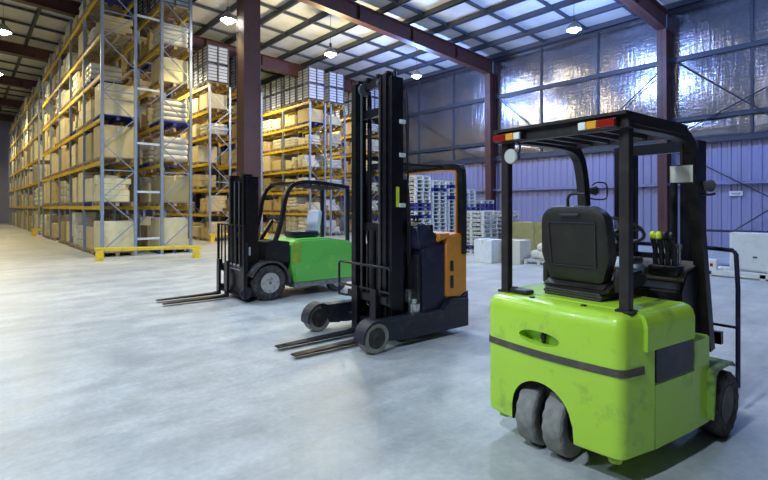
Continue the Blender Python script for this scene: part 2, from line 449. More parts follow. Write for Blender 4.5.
# ------------------------------------------------------------------ pallet racks
def pallet_mesh(m, fine=True):
    g = B()
    for k in range(7 if fine else 5): g.box((0, -.52 + k * 1.04 / (6 if fine else 4), .132), (.98, .11 if fine else .17, .02))
    for k in (-.44, 0, .44): g.box((k, 0, .1), (.1, 1.15, .022))
    for a in (-.44, 0, .44):
        for b in (-.52, 0, .52): g.box((a, b, .055), (.1, .1, .07))
    for k in (-.44, 0, .44): g.box((k, 0, .011), (.1, 1.15, .02))
    return g.mesh('pallet', m)
PAL = {k: pallet_mesh(k) for k in ('wood', 'bluep', 'palew')}
def carton_mesh(m, w=.95, d=1.05, h=.8, split=(1, 1)):
    """a shelf load of closed cartons as one tied unit; faces separated by real grooves"""
    g = B(); nx, nz = split
    for i in range(nx):
        for k in range(nz):
            g.box((0, -d / 2 + d / nx * (i + .5), h / nz * (k + .5)), (w, d / nx - .008, h / nz - .006), .012)
    return g.mesh('carton', m)
def carton_tape(w, d, h):
    g = B(); g.span((-w / 2 - .003, -.035, h - .14), (w / 2 + .003, .035, h + .004)); 
    g.span((-.035, -d / 2 - .003, h - .14), (.035, d / 2 + .003, h + .003))
    return g.mesh('packing_tape', 'tape')
CM = [(carton_mesh('card'), 'tan taped carton', 'carton'), (carton_mesh('card2'), 'pale taped carton', 'carton'), (carton_mesh('card3'), 'dull brown carton', 'carton')]
CM += [(carton_mesh('card2', split=(2, 2)), 'stacked pale cartons', 'carton'), (carton_mesh('card', split=(3, 2)), 'stacked tan cartons', 'carton')]
def mixed_mesh(seed, m):
    g = B(); q = random.Random(seed)
    for i in range(3):
        y0 = -.5 + .34 * i; z = 0
        while z < .8:
            h = q.choice((.2, .27, .33)); w = q.uniform(.7, .95); d = q.uniform(.27, .325)
            if z > .3 and q.random() < .3: break
            g.box((-(.95 - w) / 2 + q.uniform(0, .04), y0 + .165, z + h / 2), (w, d, h - .004), .01); z += h
    top = max(v.co.z for v in g.bm.verts)
    for v in g.bm.verts: v.co.z *= .82 / top
    return g.mesh('mixed_load', m)
MIX = [mixed_mesh(k, c) for k, c in ((1, 'card2'), (2, 'card'), (3, 'card2'), (4, 'sack'), (5, 'card'))]
TAPE = carton_tape(.95, 1.05, .8)
def wrapped():
    g = B(); r = random.Random(4)
    for k in range(3):
        for i in range(2):
            g.box((r.uniform(-.012, .012), -.27 + .54 * i, .13 + .265 * k), (.96, .53, .26), .03)
    return g.mesh('wrapped_load', 'wrap')
def sacks():
    g = B(); r = random.Random(5)
    for k in range(4):
        for i in range(2):
            g.box((r.uniform(-.02, .02), -.26 + .52 * i + r.uniform(-.02, .02), .11 + .19 * k), (.93, .54, .21), .09, seg=3)
    return g.mesh('sack_bundle', 'sack')
def drums():
    g = B()
    for i in (-1, 1):
        for j in (-1, 1):
            g.lathe([(.2, 0), (.22, .01), (.22, .26), (.228, .28), (.22, .30), (.22, .55), (.228, .57), (.22, .59), (.22, .78), (.20, .79)], 16, 'z', (.24 * i, .26 * j, 0))
    return g.mesh('drum', 'card3')
WR, SK = wrapped(), sacks()
def crate_mesh():
    """a slatted stillage: pale panels behind dark posts and slats"""
    g = B(); w, d, h = 1.0, 1.25, .86
    g.span((-w / 2 + .03, -d / 2 + .03, .06), (w / 2 - .03, d / 2 - .03, h - .02), m='crate')
    return g.mesh('slatted_crate')
def crate_bars():
    g = B(); w, d, h = 1.0, 1.25, .86
    for sx in (-1, 1):
        for sy in (-1, 0, 1): g.box((sx * w / 2, sy * d / 2 * .98, h / 2), (.05, .05, h))
    for sy in (-1, 1): g.box((0, sy * d / 2, h / 2), (.05, .05, h))
    for k in range(6):
        z = .06 + k * .15
        for sx in (-1, 1): g.box((sx * (w / 2), 0, z), (.03, d, .022))
        for sy in (-1, 1): g.box((0, sy * (d / 2), z), (w, .03, .022))
    return g.mesh('slat_frame', 'slatm')
CR, CRB = crate_mesh(), crate_bars()
ORD = ['first', 'second', 'third', 'fourth', 'fifth', 'sixth', 'seventh', 'eighth', 'ninth']
def put(name, me, loc, scale=(1, 1, 1), rz=0, parent=None):
    o = bpy.data.objects.new(name, me); COL.objects.link(o)
    o.location = loc; o.scale = scale; o.rotation_euler = (0, 0, rz)
    if parent: o.parent = parent
    return o
rng = random.Random(11)
DEP = 1.05
def rack(desc, x0, y0, nb, levels, bay, up_h, loads_bays, pal, label, spacer=False, tall_top=False, crates=False, tape=False, frames_skip=()):
    t = thing('pallet_rack', label, 'rack', (x0, y0, 0), 0, 'pallet racks')
    fm = bm_ = None
    for i in range(nb + 1):
        if fm is None:
            g = B()
            for a in (.045, DEP - .045):
                g.span((a - .045, -.035, 0), (a + .045, .035, up_h))
                g.span((a - .08, -.07, 0), (a + .08, .07, .012))
            fr = g.build('upright_frame', 'upright', t); fm = fr.data
            g = B(); z = .25; s = 0
            g.bar((.08, 0, .2), (DEP - .08, 0, .2), .025, .035)
            while z + .85 < up_h:
                a, b = (.08, DEP - .08) if s % 2 == 0 else (DEP - .08, .08)
                g.bar((a, 0, z), (b, 0, z + .82), .025, .03)
                if s % 3 == 2: g.bar((.08, 0, z + .84), (DEP - .08, 0, z + .84), .025, .035)
                z += .84; s += 1
            br = g.build('brace', 'upright', fr); bm_ = br.data
        else:
            fr = put('upright_frame', fm, (0, i * bay, 0), parent=t); put('brace', bm_, (0, 0, 0), parent=fr)
    g = B(); L = bay - .08
    g.box((0, 0, 0), (.05, L, .12), .006)
    for s in (-1, 1): g.box((-.028, s * (L / 2 - .02), -.02), (.012, .05, .2))
    be = g.build('beam', 'yellow', t); first = True
    for i in range(nb):
        for z in levels:
            for xx, fl in ((.03, 0), (DEP - .03, PI)):
                if first: o = be; first = False
                else: o = put('beam', be.data, (0, 0, 0), parent=t)
                o.location = (xx, (i + .5) * bay, z); o.rotation_euler = (0, 0, fl)
    if spacer:
        for z in (.55, 2.1, 3.7, 5.5, 7.9):
            g = B(); g.box((DEP + .35, 0, z), (.7, .04, .07)); g.build('row_spacer', 'crate', t)
    # what stands in the rack
    allz = [0.0] + [z + .06 for z in levels]
    for i in range(loads_bays):
        for li, z in enumerate(allz):
            gap = (allz[li + 1] - .12 - z) if li + 1 < len(allz) else (1.9 if tall_top or crates else .88)
            for side in range(2):
                if rng.random() < .13 and li < len(allz) - 1: continue
                xx = x0 + DEP / 2 + rng.uniform(-.03, .03); yy = y0 + (i + .5) * bay + (side - .5) * (bay * .47)
                spot = ('near', 'far')[side]
                shelf = 'floor level' if li == 0 else 'top shelf' if li == len(allz) - 1 else ORD[li - 1] + ' shelf'
                where = f'{spot} spot of {ORD[i]} bay, {shelf}, {desc}'
                base = z + .002
                if pal:
                    k = 'bluep' if rng.random() < .06 else 'wood'
                    p = put('pallet', PAL[k], (xx, yy, base), (1.05, 1.02, 1))
                    tag(p, f"{'blue' if k == 'bluep' else 'wooden'} pallet, {where}", 'pallet', 'pallets in the racks')
                    base += .145
                avail = gap - (.145 if pal else 0) - .06
                if li == len(allz) - 1 and (crates or (tall_top and rng.random() < .75)):
                    for q in range(2):
                        c = put('slatted_crate', CR, (xx, yy, base + q * .88), (1, 1.0, 1)); put('slat_frame', CRB, (0, 0, 0), parent=c)
                        tag(c, f"{('lower', 'upper')[q]} pale slatted crate, {where}", 'crate', 'slatted crates on top of the racks')
                    continue
                r = rng.random()
                hh = min(avail, rng.uniform(.45, .98) * avail + .05)
                if li == len(allz) - 1 and tall_top: hh = rng.uniform(1.1, 1.5)
                if li == len(allz) - 1 and y0 > 30: hh = min(hh, .75)
                hh = max(.4, hh)
                rot = rng.uniform(-.03, .03)
                if r < .26 or (r < .5 and tape):
                    me, nm, cat = CM[rng.choice((0, 0, 1, 1, 2, 3, 3, 4))]
                    sy = rng.uniform(.9, 1.12)
                    o = put('carton', me, (xx, yy, base), (1, sy, hh / .8), rot)
                    if tape: put('packing_tape', TAPE, (0, 0, 0), parent=o)
                    tag(o, f'{nm}, {where}', 'carton', 'cartons in the racks')
                elif r < .76:
                    o = put('mixed_load', MIX[rng.randrange(5)], (xx, yy, base), (1, rng.uniform(.95, 1.1), hh / .85), rot)
                    tag(o, f'small uneven cartons, {where}', 'load', 'mixed carton loads in the racks')
                elif r < .90:
                    o = put('wrapped_load', WR, (xx, yy, base), (1, rng.uniform(.9, 1.1), hh / .8), rot)
                    tag(o, f'wrapped pale load, {where}', 'load', 'stretch-wrapped loads in the racks')
                else:
                    o = put('sack_bundle', SK, (xx, yy, base), (1, rng.uniform(.9, 1.05), hh / .8), rot)
                    tag(o, f'white sack bundle, {where}', 'sacks', 'sack bundles in the racks')
LA = [1.57, 3.0, 4.36, 5.74, 7.03, 8.4]
LB = [1.2, 2.4, 3.6, 4.85, 6.05, 7.25]
rack('front left rack', 3.26, 17.2, 5, LA, 2.9, 9.2, 5, True, 'tall grey-blue and yellow rack nearest the left aisle, front row', spacer=True, tall_top=False, tape=True)
rack('second left rack', 5.04, 17.2, 3, LA, 2.9, 9.0, 3, True, 'tall rack back to back behind the front left rack', crates=True, tape=True)
rack('distant left rack', 3.26, 33.7, 8, LA, 2.9, 9.0, 8, False, 'tall rack at the far end of the left aisle', crates=False)
rack('narrow rack by column', 8.56, 22.0, 3, LB, 2.9, 7.3, 2, True, 'rack just left of the free-standing brown column', crates=True)
rack('rack behind column', 10.2, 22.0, 1, LB, 2.9, 7.3, 1, True, 'rack end directly behind the free-standing brown column', crates=True)
rack('middle rack', 14.0, 22.0, 3, LB, 2.9, 7.3, 3, True, 'yellow-beamed rack between the brown column and the tall mast', crates=True)
rack('middle back rack', 15.35, 22.0, 1, LB, 2.9, 7.3, 1, True, 'rack end just left of the tall black mast', crates=True)
rack('right rack', 18.5, 22.4, 2, LB, 2.9, 7.3, 2, True, 'farthest right rack seen behind the tall black mast', crates=True)
def guard(p0, p1, label):
    p0, p1 = Vector((*p0, 0)), Vector((*p1, 0)); d = p1 - p0; L = d.length
    t = thing('rack_end_guard', label, 'guard rail', p0, math.atan2(d.y, d.x), 'yellow guards at the rack ends')
    g = B()
    g.box((L / 2, 0, .33), (L + .25, .09, .11), .02); g.build('guard_rail', 'yellow', t)
    for x in (0, L):
        g = B(); g.box((x, 0, .145), (.2, .16, .28), .012); g.box((x, 0, .006), (.3, .24, .012)); g.build('post', 'yellow', t)
guard((3.08, 16.35), (5.55, 15.3), 'yellow guard rail across the ends of the two left racks')
guard((8.55, 21.6), (11.2, 21.6), 'yellow guard rail at the rack end behind the green forklift forks')
guard((3.0, 32.9), (4.2, 32.9), 'small yellow guard at the break in the left rack')

# ------------------------------------------------------------------ wheels
def wheel(parent, name, c, r, w, rim='rim', tread='rubber', rz=0, notched=True, rimr=.56, n=64):
    e = []
    R = r
    prof = [(R * rimr, -w / 2 * .9), (R * .80, -w / 2), (R * .93, -w / 2 * .98), (R * .985, -w / 2 * .84), (R, -w / 2 * .6), (R, 0), (R, w / 2 * .6), (R * .985, w / 2 * .84), (R * .93, w / 2 * .98), (R * .80, w / 2), (R * rimr, w / 2 * .9)]
    g = B(); g.lathe(prof, n, 'y', notch={2: R * .05, 3: R * .018, 7: R * .018, 8: R * .05} if notched else None)
    o = g.build(name, tread, parent); o.location = c; o.rotation_euler = (0, 0, rz)
    g = B(); ri = R * rimr
    for s in (-1, 1):
        g.lathe([(ri * 1.02, s * w / 2 * .93), (ri * .97, s * w / 2 * .96), (ri * .86, s * w / 2 * .80), (ri * .80, s * w / 2 * .50), (ri * .5, s * w / 2 * .62), (ri * .46, s * w / 2 * .80), (ri * .12, s * w / 2 * .82)], 28, 'y')
        for k in range(6):
            a = 2 * PI * k / 6
            g.cyl((ri * .68 * math.cos(a), s * w / 2 * .5, ri * .68 * math.sin(a)), (ri * .68 * math.cos(a), s * w / 2 * .82, ri * .68 * math.sin(a)), ri * .07, 8)
    g.build('rim', rim, o)
    g = B(); g.cyl((0, -w / 2 * .86, 0), (0, w / 2 * .86, 0), ri * .40, 18); g.cyl((0, -w / 2 * .93, 0), (0, w / 2 * .93, 0), ri * .16, 12); g.build('hub', 'rimdark', o)
    return o

def boolean_cut(o, cutter):
    md = o.modifiers.new('cut', 'BOOLEAN'); md.operation = 'DIFFERENCE'; md.object = cutter; md.solver = 'EXACT'
    md.material_mode = 'TRANSFER'
    bpy.context.view_layer.update()
    dg = bpy.context.evaluated_depsgraph_get()
    me = bpy.data.meshes.new_from_object(o.evaluated_get(dg))
    o.modifiers.clear(); o.data = me
    bpy.data.objects.remove(cutter)
    me.set_sharp_from_angle(angle=math.radians(35))

def rounded(x0, x1, hw0, hw1, rc, z, bulge=.0, n=7, inset=0):
    """plan outline: rear at x0 with rounded corners, square front at x1"""
    pts = []
    x0 += inset; hw0 -= inset; rc = max(rc - inset * .5, .02)
    for k in range(n + 1):
        a = PI + PI / 2 * k / n   # rear-right corner
        pts.append((x0 + rc + rc * math.cos(a), -(hw0 - rc) + rc * math.sin(a), z))
    pts = pts[::1]
    right = pts
    left = [(x, -y, z) for x, y, z in right][::-1]
    m = 8; rear = []
    ya, yb = left[-1][1], right[0][1]
    for k in range(1, m):
        y = ya + (yb - ya) * k / m; rear.append((x0 - bulge * math.sin(PI * k / m), y, z))
    hw1 -= inset
    return left + rear + right + [(x1, -hw1, z), (x1, hw1, z)]

# ------------------------------------------------------------------ the near lime forklift
def near_forklift():
    t = thing('forklift', 'lime green three-wheel forklift with black seat, closest to the viewer', 'forklift', (2.80, 1.62, .08), math.radians(-4)); t.scale = (.95, .95, .95)
    # counterweight with the wheel arch and the oval recess cut in
    loops = []
    for z, ins in ((.09, .012), (.10, .003), (.14, 0), (.5, 0), (.86, .0), (.915, .012), (.94, .035), (.952, .07)):
        loops.append(rounded(0, .31, .52, .56, .075, z, .035, inset=ins))
    g = B(); g.loft(loops, 'lime'); cw = g.build('counterweight', None, t)
    c = B(); arch = [(-.205, -.1), (-.215, .12)] + [(-.21 + .0, .2)] + [(.03 + .23 * math.cos(math.radians(a)), .2 + .22 * math.sin(math.radians(a))) for a in range(170, 9, -10)] + [(.262, .2), (.262, -.1)]
    c.prism(arch, -.2, .29, 'x', 'dark'); co = c.build('cutter', None); co.parent = t; boolean_cut(cw, co)
    c = B()
    c.lathe([(.001, -.2), (.14, -.2), (.15, .045), (.001, .05)], 32, 'x', (0, 0, 0), 'lime'); co = c.build('cutter', None)
    co.parent = t; co.scale = (1, 1.08, .33); co.location = (.005, .04, .715); co.rotation_euler = (math.radians(0), 0, 0); boolean_cut(cw, co)
    g = B(); g.cyl((.03, .04, .70), (.03, .04, .73), .02, 10); g.box((.035, .04, .715), (.03, .015, .085)); g.build('tow_pin', 'black', t)
    # grey strip round the rear
    pts = [p for p in rounded(0, .31, .52, .56, .075, .615, .035)][:-2]
    pts = [p for p in pts if p[0] < .30]
    L = [( .2, .543, .615)] + pts + [(.12, -.53, .615), (.2, -.543, .615)]
    g = B(); g.tube(L, 0, rect=None, n=4, m=None) if False else None
    tb = bmesh.new(); outer = []
    for k, p in enumerate(L):
        v = Vector((p[0] - .25, p[1], 0)).normalized() * .008
        outer.append([tb.verts.new((p[0] + v.x, p[1] + v.y, .586)), tb.verts.new((p[0] + v.x, p[1] + v.y, .632)), tb.verts.new((p[0] - v.x, p[1] - v.y, .632)), tb.verts.new((p[0] - v.x, p[1] - v.y, .586))])
    for a, b in zip(outer, outer[1:]):
        for j in range(4): tb.faces.new((a[j], a[(j + 1) % 4], b[(j + 1) % 4], b[j]))
    tb.faces.new(outer[0]); tb.faces.new(outer[-1][::-1]); bmesh.ops.recalc_face_normals(tb, faces=tb.faces)
    g._merge(tb, None); g.build('bumper_strip', 'stripe', t, 'grey rubber strip round the counterweight')
    # chassis sides, battery hood
    g = B(); g.prism([(.316, -.558), (.80, -.60), (1.05, -.61), (1.05, .61), (.80, .60), (.316, .558)], .09, .50, 'z', bev=.006)
    g.prism([(.80, -.60), (1.05, -.61), (1.05, .61), (.80, .60)], .48, .70, 'z', bev=.01)
    g.prism([(.316, -.545), (.8, -.585), (.8, .585), (.316, .545)], .48, .72, 'z')
    g.build('chassis', 'lime', t)
    g = B(); loops = []
    for z, ins in ((.72, 0), (.87, 0), (.915, .012), (.94, .03), (.957, .07)):
        loops.append([(.205, -.566 + ins, z), (.316, -.572 + ins, z), (.79 - ins * .4, -.610 + ins, z), (.82 - ins, -.57 + ins, z), (.82 - ins, .57 - ins, z), (.79 - ins * .4, .603 - ins, z), (.316, .572 - ins, z), (.205, .566 - ins, z)])
    g.loft(loops); hd = g.build('battery_hood', 'lime', t)
    g = B(); g.span((.36, -.60, .93), (.62, -.62, .94)) if False else None
    g.box((.12, -.20, .956), (.03, .03, .012), .004); g.build('hood_bolt', 'black', t); g = B(); g.box((.10, .18, .956), (.03, .03, .012), .004); g.build('hood_bolt', 'black', t)
    for s in (-1, 1):
        g = B(); a, b = (.33, s * .5545), (.78, s * .5915)
        g.prism([(.33, s * .54), (.79, s * .58), (.79, s * .600), (.33, s * .562)], .505, .715, 'z'); g.build('side_panel', 'navy', t, 'dark navy side panel')
        # fender over the drive wheel
        g = B(); prof = [(1.0, .46), (1.03, .475), (1.12, .475), (1.36, .465), (1.42, .43), (1.41, .415), (1.34, .445), (1.10, .45), (1.04, .42), (1.02, .25), (1.0, .12)]
        g.prism(prof, s * .46, s * .655, 'y', bev=.004); g.build('fender', 'fenderm', t)
    g = B(); g.prism([(.82, -.45), (1.45, -.45), (1.45, .45), (.82, .45)], .42, .50, 'z'); g.prism([(.1, -.4), (1.45, -.4), (1.5, .4), (.1, .4)], .16, .30, 'z') if False else None
    g.box((1.25, 0, .3), (.5, .75, .36)); g.build('floor_plate', 'black', t)
    # front cowl with the worn top
    g = B(); g.prism([(1.02, .5), (1.02, .98), (1.10, 1.10), (1.38, 1.16), (1.44, 1.10), (1.46, .5)], -.44, .42, 'y', bev=.012); g.build('front_cowl', 'black', t)
    g = B(); g.prism([(1.05, 1.045), (1.11, 1.118), (1.40, 1.165), (1.40, 1.173), (1.10, 1.13), (1.04, 1.06)], -.44, .12, 'y'); g.build('dash_cover', 'deck', t)
    # wheels
    for y in (.155, -.055): wheel(t, 'rear_wheel', (.165, y, .146), .230, .145, 'rimdark', 'tread', rz=math.radians(5))
    g = B(); g.box((.165, .05, .25), (.12, .035, .3)); g.cyl((.165, -.11, .146), (.165, .21, .146), .04); g.cyl((.2, .05, .38), (.2, .05, .45), .07); g.build('steer_axle', 'grip', t)
    for s in (-1, 1): wheel(t, 'front_wheel', (1.32, s * .555, .152), .236, .17, 'rimdark', 'rubber')
    for s in (-1, 1):
        g = B(); g.cyl((.10, s * .42, .04), (.10, s * .42, .10), .03, 12); g.cyl((.10, s * .42, .035), (.10, s * .42, .06), .04, 12); g.build('stabiliser_foot', 'lime', t)
    # overhead guard
    for s in (-1, 1):
        g = B(); g.box((.165, s * .455, 1.53), (.06, .066, 1.18), .008)
        g.box((.165, s * .455, .958), (.09, .10, .016)); g.build('rear_post', 'frame', t)
    for s in (-1, 1):
        P = smooth_path([(.17, s * .445, 2.13), (.80, s * .445, 2.14), (1.13, s * .445, 2.10), (1.22, s * .445, 1.85), (1.27, s * .455, 1.5), (1.42, s * .47, .50)], 3)
        g = B(); g.tube(P, 0, rect=(.075, .085)); g.build('front_pillar', 'frame', t)
    g = B(); g.span((.10, -.505, 2.08), (.16, .505, 2.18), .008); g.span((.06, -.505, 2.16), (.20, .505, 2.18))
    for s in (-1, 1): g.span((.13, s * .505, 2.11), (.95, s * .47, 2.18))
    g.span((.95, -.44, 2.10), (1.02, .44, 2.15))
    g.build('roof_frame', 'frame', t)
    for k in range(6):
        y = -.36 + k * .144
        g = B(); g.span((.16, y - .016, 2.11), (.97, y + .016, 2.165)); g.build('roof_bar', 'frame', t)
    # tail lamp clusters (white, amber, red towards the outside)
    for s in (-1, 1):
        cy = .365 if s > 0 else -.325; lt = B(); lt.box((.075, cy, 2.115), (.05, .25, .055), .006); o = lt.build('tail_lamp', 'black', t)
        for k, c in enumerate(('white', 'amber', 'red')):
            w = (.055, .07, .115)[k]; off = (-.092, -.028, .065)[k]
            l = B(); l.box((.046, cy + s * off, 2.115), (.02, w - .004, .05), .006); l.build(c + '_lens', c, o)
    # work lamps
    def work_lamp(c, aim, r=.055, m='glass'):
        g = B(); p = Vector(c); a = Vector(aim).normalized()
        g.cyl(p, p - a * .07, r, 20, r * .6); o = g.build('work_lamp', 'grip', t)
        g = B(); g.cyl(p, p + a * .012, r * .93, 20, r * .8); g.build('lens', m, o)
        return o
    work_lamp((.09, .36, 1.975), (-1, -.05, -.12), .06)
    g = B(); g.tube([(.13, .36, 2.10), (.12, .36, 2.05), (.12, .36, 2.01)], .01); g.tube(smooth_path([(.12, .36, 2.09), (.115, .30, 2.08), (.115, .295, 2.01), (.12, .33, 1.98)], 1), .007); g.build('lamp_bracket', 'frame', t)
    work_lamp((1.33, -.52, 1.76), (.9, -.4, 0), .046)
    g = B(); g.tube([(1.22, -.46, 1.75), (1.28, -.50, 1.76)], .012); g.tube(smooth_path([(1.24, -.47, 1.70), (1.30, -.52, 1.69), (1.33, -.55, 1.70)], 1), .009); g.build('lamp_bracket', 'frame', t)
    work_lamp((1.45, .45, 1.75), (.8, -.5, 0), .045)
    g = B(); g.tube([(1.24, .46, 1.74), (1.34, .50, 1.74)], .016); g.build('lamp_bracket', 'frame', t)
    # mirrors
    g = B(); g.box((1.04, -.435, 1.84), (.025, .165, .135), .01); mr = g.build('mirror', 'black', t)
    g = B(); g.box((1.026, -.435, 1.84), (.006, .152, .122), .002); g.build('mirror_glass', 'mirror', mr)
    g = B(); g.tube([(1.05, -.435, 1.90), (1.05, -.435, 2.12)], .009); g.build('mirror_stem', 'frame', t)
    g = B(); q = [(1.38, .50, 1.69), (1.45, .47, 1.67), (1.56, .42, 1.67), (1.58, .41, 1.70), (1.58, .41, 1.80), (1.55, .425, 1.83), (1.47, .46, 1.83), (1.43, .475, 1.80)]
    g.tube(smooth_path(q, 1), .007); g.build('mirror_hoop', 'frame', t)
    # seat
    st = B()
    def sq(y, z, w, h, x): return None
    loops = []
    # backrest shell: loft in x of a rounded outline
    def outline(w, z0, z1, x, lean, rtop=.12, rbot=.05, flare=0):
        P = []
        for a in range(0, 91, 15): P.append((w / 2 - rtop + rtop * math.cos(math.radians(a)), z1 - rtop + rtop * math.sin(math.radians(a))))
        for a in range(90, 181, 15): P.append((-w / 2 + rtop + rtop * math.cos(math.radians(a)), z1 - rtop + rtop * math.sin(math.radians(a))))
        P.append((-w / 2 - flare, z0 + (z1 - z0) * .35))
        for a in range(180, 271, 30): P.append((-w / 2 + .03 + rbot + rbot * math.cos(math.radians(a)), z0 + rbot + rbot * math.sin(math.radians(a))))
        for a in range(270, 361, 30): P.append((w / 2 - .03 - rbot + rbot * math.cos(math.radians(a)), z0 + rbot + rbot * math.sin(math.radians(a))))
        P.append((w / 2 + flare, z0 + (z1 - z0) * .35))
        return [(x - lean * (z - z0), y, z) for y, z in P]
    for x, w, a, b in ((.335, .40, 1.13, 1.53), (.335, .45, 1.10, 1.57), (.352, .495, 1.07, 1.60), (.40, .51, 1.06, 1.61), (.45, .50, 1.06, 1.60), (.47, .44, 1.09, 1.56)):
        loops.append(outline(w, a, b, x, .10, flare=.012))
    st.loft(loops); sb = st.build('seat_back', 'vinyl', t)
    g = B()
    g.box((.275, 0, 1.545), (.02, .15, .022), .008, rot=(0, -.1, 0)); g.build('handle_slot', 'dark', sb)
    g = B(); zz = [(-.17, 1.18), (.17, 1.18), (.18, 1.49), (-.18, 1.49)]
    for (a, b), (c_, d) in zip(zz, zz[1:] + zz[:1]): g.bar((.330 - .10 * (b - 1.1), a, b), (.330 - .10 * (d - 1.1), c_, d), .006, .006)
    g.build('seam_trim', 'dark', sb)
    g = B(); g.prism([(.34, 1.06), (.30, 1.02), (.33, .99), (.88, 1.0), (.93, 1.06), (.90, 1.13), (.50, 1.11)], -.25, .25, 'y', bev=.025); g.build('seat_cushion', 'vinyl', t)
    g = B()
    for k, (w, z) in enumerate(((.44, .965), (.46, .985), (.43, 1.0))): g.box((.56, 0, z), (.52, w, .028), .012)
    g.build('seat_base', 'vinyl', t)
    for s in (-1, 1):
        g = B(); g.box((.48, s * .275, 1.10), (.18, .05, .17), .022); g.box((.62, s * .275, 1.22), (.26, .05, .05), .02); g.build('armrest', 'vinyl', t)
    g = B(); g.tube(smooth_path([(.33, .04, 1.58), (.32, .04, 1.68), (.34, -.0, 1.70), (.36, -.07, 1.69)], 1), .011, m=None); g.build('belt_guide', 'black', t)
    g = B(); g.box((.18, .33, .97), (.1, .16, .035), .015); g.cyl((.18, .4, .955), (.18, .4, .995), .03); g.build('battery_plug', 'black', t)
    # steering wheel and column
    g = B(); g.bar((1.15, .03, 1.05), (.98, -.01, 1.38), .06, .05, bev=.01); g.box((1.03, .03, 1.28), (.12, .14, .1), .02); g.build('steering_column', 'black', t)
    ang = math.radians(-32); cs = Vector((.95, -.01, 1.42)); g = B()
    ring = [cs + Vector((.185 * math.cos(a) * math.cos(ang) , .185 * math.sin(a), -.185 * math.cos(a) * math.sin(ang) * -1)) for a in [2 * PI * k / 28 for k in range(28)]]
    g.tube(ring, .013, closed=True)
    for a in (.5, 2.6, 4.7):
        k = cs + Vector((.16 * math.cos(a) * math.cos(ang), .16 * math.sin(a), -.16 * math.cos(a) * math.sin(ang)))
        g.bar(cs, k, .02, .012)
    g.cyl(cs - Vector((.02, 0, -.02)) * -1, cs, .035, 14); sw = g.build('steering_wheel', 'grip', t)
    g = B(); g.lathe([(.01, .0), (.022, .01), (.024, .03), (.01, .045)], 14, 'z', cs + Vector((-.12, .05, .07))); g.build('spinner_knob', 'grip', sw)
    # hydraulic levers, the bank on the right of the cowl
    for k in range(4):
        y = -.235 - .045 * k; g = B()
        g.tube(smooth_path([(1.12, y, 1.09), (1.07, y, 1.18), (1.08, y, 1.27), (1.03, y, 1.36)], 1), .019); lv = g.build('control_lever', 'black', t)
        g = B(); g.lathe([(.008, -.03), (.021, -.02), (.024, .01), (.012, .03)], 12, 'z', (1.03, y, 1.385)); g.build('knob', 'yknob' if k < 2 else 'black', lv)
    g = B(); g.box((1.10, -.30, 1.12), (.12, .22, .09), .02); g.build('lever_housing', 'black', t)
    g = B(); g.box((1.02, -.06, 1.14), (.16, .2, .1), .03, rot=(0, .4, 0)); g.build('display_housing', 'plastic', t)
    g = B(); g.cyl((1.16, -.37, 1.13), (1.16, -.37, 1.30), .012); g.cyl((1.16, -.37, 1.28), (1.16, -.37, 1.32), .02); g.build('brake_lever', 'chrome', t)
    # mast
    for s in (-1, 1):
        g = B(); x, y = 1.66, s * .30
        g.span((x - .07, y - s * .02, .10), (x + .09, y + s * .05, 2.15), .004); g.span((x - .07, y - s * .02, .1), (x - .05, y - s * .09, 2.15)); g.build('mast_rail', 'grease', t)
        g = B(); g.span((x - .04, y - s * .04, .14), (x + .08, y - s * .10, 2.1)); g.build('inner_rail', 'grease', t)
        g = B(); g.cyl((1.57, s * .17, .2), (1.57, s * .17, 1.95), .028); g.build('lift_cylinder', 'black', t)
        g = B(); g.cyl((1.47, s * .36, .62), (1.62, s * .33, .75), .035); g.build('tilt_cylinder', 'black', t)
    g = B()
    for z in (.22, 1.15, 2.11): g = B(); g.box((1.66, 0, z), (.06, .6, .09)); g.build('mast_crossbar', 'grease', t)
    g = B(); g.box((1.79, 0, .18), (.05, .9, .1)); g.box((1.79, 0, .52), (.05, .9, .1)); g.box((1.77, 0, .35), (.04, .5, .3)); g.build('carriage', 'grease', t)
    g = B(); P = [(1.82, -.55, .14), (1.82, -.55, 1.20), (1.82, -.50, 1.26), (1.82, .50, 1.26), (1.82, .55, 1.20), (1.82, .55, .14)]
    g.tube(smooth_path(P, 1), .018)
    g.bar((1.82, -.55, .62), (1.82, .55, .62), .02, .02)
    g.build('load_backrest', 'navy', t)
    for s in (-1, 1):
        g = B(); g.prism([(1.82, -.045), (1.82, .60), (1.86, .60), (1.865, .01), (1.95, -.005), (2.5, -.03), (2.52, -.045), (1.93, -.045)], s * .27 - .055, s * .27 + .055, 'y'); g.build('fork', 'grease', t)
near_forklift()

